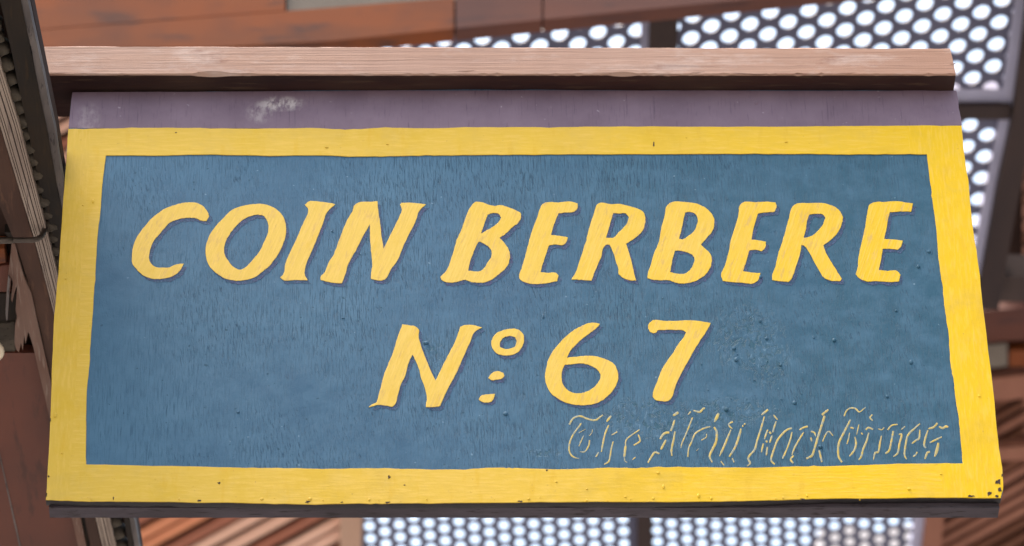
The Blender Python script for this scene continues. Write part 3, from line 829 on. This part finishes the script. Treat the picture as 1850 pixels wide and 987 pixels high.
# brown boards to the left of the strip
band('inner_board', ZC - .001, [(-120, -60), (-62, 227), (28, 440), (60, 540), (96, 700), (153, 937), (176, 1050)], [(-60, -60), (-1, 227), (60, 429), (97.5, 571), (128, 720), (172, 937), (199, 1050)], .02, M['brown'], corn, .0008)
band('inner_edge', ZC + .002, [(8, 420), (24, 440), (56, 530), (86, 660), (145, 937), (168, 1050)], [(24, 420), (38, 440), (71, 540), (99, 670), (156, 937), (180, 1050)], .012, M['fascia'], corn)
# splintered board, torn at its upper end
sp = [(21, 440), (27, 441), (34, 470), (43, 500), (57, 532), (66, 575), (75, 615), (84, 655), (108, 765), (146, 940), (168, 1050), (154, 1050), (131, 940), (92, 765), (68, 662), (60, 627), (53, 604), (51, 600), (46, 622), (44, 605), (41, 634), (38, 620), (34, 637), (29, 632), (26, 618), (27, 590), (31, 574), (28, 560), (30, 532), (31, 515), (26, 530), (22, 547), (20, 541), (23, 512), (21, 500), (16, 540), (14, 575), (12, 580), (10, 560), (12, 520), (17, 480)]
px_slab('splintered_board', Plane(ZC - .004), sp, .005, M['splinter'], corn)
px_slab('splinter_tip', Plane(ZC - .0065), [(18, 505), (16, 540), (13.5, 578), (11.5, 580), (10, 566), (12.5, 525), (15, 498)], .002, M['fascia_edge'], corn)
# grooved block ends and the red-brown soffit
for k, (a, b, c, d) in enumerate((((-40, 532), (32, 530), (31, 578), (-40, 586)), ((-40, 590), (27, 583), (28, 636), (-40, 642)), ((-40, 452), (9, 450), (12, 476), (-40, 482)), ((-40, 486), (18, 480), (20, 528), (-40, 530)))):
    mt = (M['fascia'], M['tooth'], M['orange'], M['panel'])[k]
    px_slab('block', Plane(ZC + .012), [a, b, c, d], .02, mt, corn, bevel=.001)
px_slab('soffit_panel', Plane(ZC + .010), [(-80, 638), (66, 638), (92, 765), (131, 938), (156, 1050), (-80, 1050)], .012, M['panel'], corn)
px_slab('pale_bead', Plane(ZC + .0092), [(-3, 815), (-1.5, 815), (37.5, 987), (47, 1030), (44, 1030), (34.5, 987)], .0012, M['fascia_edge'], corn)
px_slab('cornice_backing', Plane(ZC + .035), [(-900, -400), (-20, -400), (28, -160), (56, 0), (104, 240), (120, 339), (246, 936), (270, 1090), (340, 1420), (-900, 1420)], .02, M['deck'], corn)

# hook
hk = thing('metal_hook', 'bent dull metal hook screwed into the left cornice beside the grooved strip', 'hook', Plane(ZC - .02).at(40, 433))
def tube(bm, pts, r, seg=10):
    rings = []
    for i, p in enumerate(pts):
        d = (pts[min(i + 1, len(pts) - 1)] - pts[max(i - 1, 0)]).normalized()
        u = d.cross(Vector((.2, .7, -.6))).normalized()
        v = d.cross(u)
        rings.append([bm.verts.new(p + (u * math.cos(k / seg * 2 * math.pi) + v * math.sin(k / seg * 2 * math.pi)) * r) for k in range(seg)])
    for a, b in zip(rings, rings[1:]):
        for k in range(seg):
            bm.faces.new((a[k], a[(k + 1) % seg], b[(k + 1) % seg], b[k]))
    bm.faces.new(rings[0])
    bm.faces.new(list(reversed(rings[-1])))
HP = Wall(Plane(ZC - .020).at(60, 433).y)
bm = bmesh.new()
hp = [HP.at(x, y) for x, y in ((-6, 435), (10, 434.5), (40, 434), (58, 434), (68, 432), (75, 427), (79, 420), (81, 412), (82, 402))]
tube(bm, hp, .0031)
obj('hook_rod', bm, M['hook'], hk, smooth=True)
bm = bmesh.new()
tube(bm, [HP.at(-6, 435), HP.at(8, 434.5), HP.at(24, 434.3)], .0038)
obj('hook_shank', bm, M['hook'], hk, smooth=True)

# round ivory fitting at the picture's left edge
RP = Plane(ZC - .012)
c = RP.at(-15, 634)
rf = thing('ring_fitting', 'pale ivory ring with brass inside at the far left edge', 'fitting', c)
bm = bmesh.new()
pr = []
for i in range(28):
    a = i / 28 * 2 * math.pi
    row = []
    for k in range(8):
        b = k / 8 * 2 * math.pi
        rad = .0118 + .0030 * math.cos(b)
        row.append(bm.verts.new(c + Vector((rad * math.cos(a), rad * math.sin(a) * 1.35, .0030 * math.sin(b)))))
    pr.append(row)
for i in range(28):
    for k in range(8):
        bm.faces.new((pr[i][k], pr[(i + 1) % 28][k], pr[(i + 1) % 28][(k + 1) % 8], pr[i][(k + 1) % 8]))
obj('ring', bm, M['ivory'], rf, smooth=True)
bm = bmesh.new()
bmesh.ops.create_cone(bm, segments=24, radius1=.0095, radius2=.0080, depth=.012, cap_ends=True, matrix=Matrix.Translation(c + Vector((0, 0, .004))) @ Matrix.Diagonal((1, 1.35, 1, 1)))
obj('brass_cup', bm, M['brass'], rf)

# ------------------------------------------------------------------ roof: timber fascia at the top
RW = Wall(5.25)
tb = thing('roof_beam', 'orange-stained roof beam of several timbers above the pale beam, top left', 'beam', RW.at(600, 40))
def low(x):  return 64 - .10 * (x - 697) if x > 480 else 85.7
def mid(x):  return 52 - .076 * (x - 67) if x < 520 else 17.6 - .080 * (x - 520)
def timber(name, xa, xb, f0, f1, m, off=0.0, t=.030):
    pts = []
    N_ = 6
    for i in range(N_ + 1):
        x = xa + (xb - xa) * i / N_
        pts.append((x, f0(x)))
    for i in range(N_ + 1):
        x = xb + (xa - xb) * i / N_
        pts.append((x, f1(x)))
    return px_slab(name, RW, pts, t, m, tb, off)
timber('lower_timber', -500, 820, low, lambda x: mid(x) + 2.5, M['orange'])
timber('lower_timber', 823.5, 979, low, lambda x: mid(x) + 2.5, M['orange_red'])
timber('lower_timber', 982, 2300, low, lambda x: mid(x) + 2.5, M['orange_red'])
timber('upper_timber', -500, 515, lambda x: mid(x) - 2, lambda x: -420 - .07 * x, M['orange'], .004)
timber('plaster_strip', 518, 860, lambda x: mid(x) - 2, lambda x: -420 - .07 * x, M['plaster'], .012)
timber('upper_timber', 862, 2300, lambda x: mid(x) - 2, lambda x: -420 - .07 * x, M['orange_red'], .006)
timber('backing_timber', -500, 2300, lambda x: low(x) - 16, lambda x: -418 - .07 * x, M['frame_dark'], .031, .012)

# ------------------------------------------------------------------ perforated skylights
def perforated(name, plane, org, a, b, rad, bounds, t, parent, mat, squash=1.0, seg=12):
    """metal sheet with every hole cut through it; bounds = outline in photo pixels"""
    org, a, b = Vector(org) + Vector((0, 0, CAM_H)), Vector(a), Vector(b)
    poly = [plane.at(x, y) for x, y in bounds]
    def inside(p):
        c_ = False
        k = len(poly)
        for i in range(k):
            p1, p2 = poly[i], poly[(i + 1) % k]
            if (p1.y > p.y) != (p2.y > p.y) and p.x < (p2.x - p1.x) * (p.y - p1.y) / (p2.y - p1.y) + p1.x:
                c_ = not c_
        return c_
    au = a.normalized()
    bu = (b - au * b.dot(au)).normalized()
    up = plane.n * t
    per = []
    for side in range(4):
        for k in range(seg // 4):
            q = -.5 + k / (seg // 4)
            per.append([(q, -.5), (.5, q), (-q, .5), (-.5, -q)][side])
    offs, hole = [], []
    for s, r_ in per:
        v = a * s + b * r_
        offs.append(v)
        d = Vector((v.dot(au), v.dot(bu))).normalized()
        hole.append(au * d.x * rad * squash + bu * d.y * rad)
    verts, faces = [], []
    k = len(per)
    for i in range(-60, 60):
        for j in range(-60, 60):
            c_ = org + a * i + b * j
            if not inside(c_):
                continue
            n0 = len(verts)
            for v in offs: verts.append(c_ + v)
            for v in hole: verts.append(c_ + v)
            for v in hole: verts.append(c_ + v + up)
            for v in offs: verts.append(c_ + v + up)
            for q in range(k):
                r_ = (q + 1) % k
                faces.append((n0 + q, n0 + r_, n0 + k + r_, n0 + k + q))
                faces.append((n0 + k + q, n0 + k + r_, n0 + 2 * k + r_, n0 + 2 * k + q))
                faces.append((n0 + 2 * k + q, n0 + 2 * k + r_, n0 + 3 * k + r_, n0 + 3 * k + q))
    me = bpy.data.meshes.new(name)
    pl = Vector(parent.location)
    me.from_pydata([v - pl for v in verts], [], faces)
    me.materials.append(mat)
    o = bpy.data.objects.new(name, me)
    return link(o, parent)

UO, UA, UB = (.78396, 5.50829, 5.17668), (.03345, -.02063, .00825), (.0308, .0172, -.00688)
sk1 = thing('skylight', 'upper perforated skylight glimpsed over the middle of the pale beam, left of the dark divider', 'skylight', UPPER.at(950, 60), 'perforated skylights in the roof')
perforated('perforated_sheet', UPPER, (UO[0] + .004, UO[1], UO[2]), UA, UB, .0114, [(560, -60), (1192, -60), (1180, 575), (560, 575)], .006, sk1, M['sheet'], 1.27, 16)
px_slab('side_frame', UPPER, [(1160, -70), (1176, -70), (1165, 590), (1149, 590)], .02, M['frame_lilac'], sk1, -.003)
sk2 = thing('skylight', 'wide upper perforated skylight at top right behind the beam end', 'skylight', UPPER.at(1500, 60), 'perforated skylights in the roof')
perforated('perforated_sheet', UPPER, UO, UA, UB, .0114, [(1200, -60), (1878, -60), (1835, 185), (1200, 185)], .006, sk2, M['sheet'], 1.27, 16)
px_slab('end_frame', UPPER, [(1190, 163), (1822, 159), (1818, 184), (1190, 188)], .03, M['frame_lilac'], sk2, -.004)
px_slab('side_frame', UPPER, [(1843, -70), (1864, -70), (1828, 190), (1806, 190)], .03, M['frame_lilac'], sk2, -.006)
sk3 = thing('skylight', 'lower perforated skylight seen in a narrow gap right of the sign', 'skylight', UPPER.at(1600, 300), 'perforated skylights in the roof')
perforated('perforated_sheet', UPPER, (UO[0] + .006, UO[1] + .006, UO[2] - .0024), UA, UB, .0114, [(1200, 190), (1830, 190), (1785, 530), (1190, 560)], .006, sk3, M['sheet'], 1.25, 16)
px_slab('side_frame', UPPER, [(1806, 206), (1829, 206), (1772, 500), (1748, 500)], .03, M['frame_lilac'], sk3, -.006)
px_slab('end_frame', UPPER, [(1190, 500), (1790, 500), (1786, 530), (1190, 530)], .03, M['frame_dark'], sk3, -.004)

LO, LA, LB = (-.0492, 6.79467, 5.08213), (.02884, .011, -.0044), (.002, .02524, -.01009)
sk4 = thing('skylight', 'perforated skylight below the sign, left of the narrow brown divider', 'skylight', LOWER.at(900, 970), 'perforated skylights in the roof')
perforated('perforated_sheet', LOWER, LO, LA, LB, .0093, [(645, 556), (1160, 556), (1160, 1420), (635, 1420)], .001, sk4, M['sheet'], 1.0, 12)
RO, RA, RB = (.48965, 6.8032, 5.07872), (.02846, .00894, -.00358), (.0019, .02323, -.00929)
sk5 = thing('skylight', 'perforated skylight below the sign, right of the narrow brown divider', 'skylight', LOWER.at(1400, 970), 'perforated skylights in the roof')
perforated('perforated_sheet', LOWER, RO, RA, RB, .0090, [(1160, 556), (1716, 556), (1630, 1420), (1160, 1420)], .001, sk5, M['sheet'], 1.0, 12)
px_slab('side_frame', LOWER, [(1676, 556), (1710, 556), (1671, 940), (1625, 1420), (1602, 1420), (1650, 940)], .03, M['frame_lilac'], sk5, -.004)
px_slab('side_frame', LOWER, [(1138, 556), (1156, 556), (1150, 1420), (1132, 1420)], .006, M['sheet'], sk4, -.002)

up = Wall(7.6).at(1580, 1150)
uw = thing('upper_wall', 'pinkish plaster ledge glimpsed through the holes of the lower right skylight', 'wall', up)
px_slab('wall', Wall(7.6), [(1478, 958), (1545, 950), (1585, 962), (1625, 948), (1690, 952), (1690, 1150), (1478, 1150)], .15, M['plaster_pink'], uw)

# dividers and battens
def single(name, plane, px, t, m, label, cat, off, group=None):
    cx = sum(p[0] for p in px) / len(px)
    cy = sum(p[1] for p in px) / len(px)
    o = thing(name, label, cat, plane.at(cx, cy, off), group)
    px_slab('timber', plane, px, t, m, o, off)
    return o
single('roof_batten', UPPER, [(1174, -80), (1226, -80), (1210, 590), (1162, 590)], .045, M['frame_dark'], 'dark upright roof batten between the two upper skylights', 'batten', -.03, 'roof battens between the skylights')
single('roof_batten', UPPER, [(1150, 184), (1824, 182), (1822, 207), (1150, 210)], .05, M['frame_dark'], 'dark cross batten below the top right skylight beside the beam end', 'batten', -.02, 'roof battens between the skylights')
single('rafter', UPPER, [(1862, -80), (1930, -80), (1835, 350), (1800, 545), (1760, 545), (1798, 330), (1825, 206)], .06, M['frame_dark'], 'thick dark slanting rafter at the right edge of the top right skylight', 'rafter', -.03)
single('roof_batten', LOWER, [(1152, 556), (1181, 556), (1175, 1420), (1149, 1420)], .045, M['frame_dark'], 'narrow brown batten dividing the two skylights below the sign', 'batten', -.02, 'roof battens between the skylights')
single('roof_batten', LOWER, [(618, 556), (664, 556), (642, 1420), (610, 1420)], .045, M['batten_pale'], 'pale pinkish batten below the sign between the orange laths and the skylight', 'batten', -.012, 'roof battens between the skylights')
single('roof_batten', LOWER, [(1708, 556), (1750, 556), (1703, 935), (1645, 1420), (1610, 1420), (1670, 935)], .05, M['batten_brown'], 'red-brown slanting batten under the sign near its right corner', 'batten', -.02, 'roof battens between the skylights')
single('cross_beam', Plane(4.99), [(160, 500), (1930, 500), (1930, 546), (160, 546)], .05, M['frame_dark'], 'dark cross beam behind the sign whose end shows right of the sign above the reddish joist', 'beam', 0)

# ------------------------------------------------------------------ lath ceilings
def laths(root, plane, poly_x, y0, y1, slope, pitch, wid, mats, seed, t=.012, off=0.0):
    rr = random.Random(seed)
    xa, xb = poly_x
    made = []
    y = y0
    while y < y1:
        ya = y
        yb_ = y + slope * (xb - xa)
        j = rr.uniform(-1.4, 1.4)
        h = wid * rr.uniform(.86, 1.08)
        o_ = off + rr.uniform(-.003, .003)
        o = px_slab('lath', plane, [(xa, ya + j), (xb, yb_ - j), (xb, yb_ - j - h), (xa, ya + j - h)], t, mats[rr.choices(range(len(mats)), weights=[m_[1] for m_ in W_[seed]])[0]], root, o_)
        made.append(o)
        y += pitch * rr.uniform(.93, 1.07)
    return made
W_ = {11: [(0, 4), (1, 3), (2, 2)], 12: [(0, 1), (1, 1)]}
lc = thing('lath_ceiling', 'ceiling of orange and pink diagonal laths below the sign on the left', 'ceiling', LOWER.at(430, 970))
laths(lc, LOWER, (-420, 640), 500, 2080, -.54, 28, 17.5, [M['lath_a'], M['lath_b'], M['lath_c']], 11)
px_slab('deck_board', LOWER, [(-440, -40), (660, -40), (655, 1440), (-440, 2080)], .015, M['deck'], lc, .030)
rc = thing('lath_ceiling', 'dark brown diagonal lath ceiling right of the sign', 'ceiling', LOWER.at(1780, 800))
laths(rc, LOWER, (1850, 2380), 20, 860, -.55, 24, 15.5, [M['lath_d'], M['batten_brown']], 12, .012, .01)
laths(rc, LOWER, (1650, 2380), 760, 1640, -.55, 24, 15.5, [M['lath_d'], M['batten_brown']], 12, .012, .01)
px_slab('deck_board', LOWER, [(1880, -400), (2420, -400), (2420, 1300), (1630, 1640), (1620, 1420), (1672, 935), (1720, 640), (1720, 545), (1790, 535), (1838, 300)], .015, M['deck'], rc, .040)
# joists crossing under the right-hand laths
single('roof_joist', LOWER, [(1690, 722), (1900, 700), (1900, 658), (1690, 680)], .03, M['batten_brown'], 'pinkish brown joist right of the sign, the middle one of three', 'joist', -.03, 'blurred joists right of the sign')
single('roof_joist', LOWER, [(1690, 828), (1900, 812), (1900, 788), (1690, 804)], .03, M['batten_brown'], 'thin pinkish joist right of the sign, lowest of three, above its lower right corner', 'joist', -.03, 'blurred joists right of the sign')
single('roof_joist', LOWER, [(1690, 606), (1900, 592), (1900, 534), (1690, 548)], .04, M['orange_red'], 'reddish brown joist right of the sign, topmost of three', 'joist', -.04, 'blurred joists right of the sign')
single('roof_block', LOWER, [(1690, 652), (1815, 640), (1815, 600), (1690, 612)], .03, M['plaster'], 'grey plaster block right of the sign between two joists', 'block', -.045)
single('roof_block', LOWER, [(1818, 640), (1900, 634), (1900, 606), (1818, 612)], .03, M['orange'], 'short orange block at the right edge beside the grey plaster block', 'block', -.048)
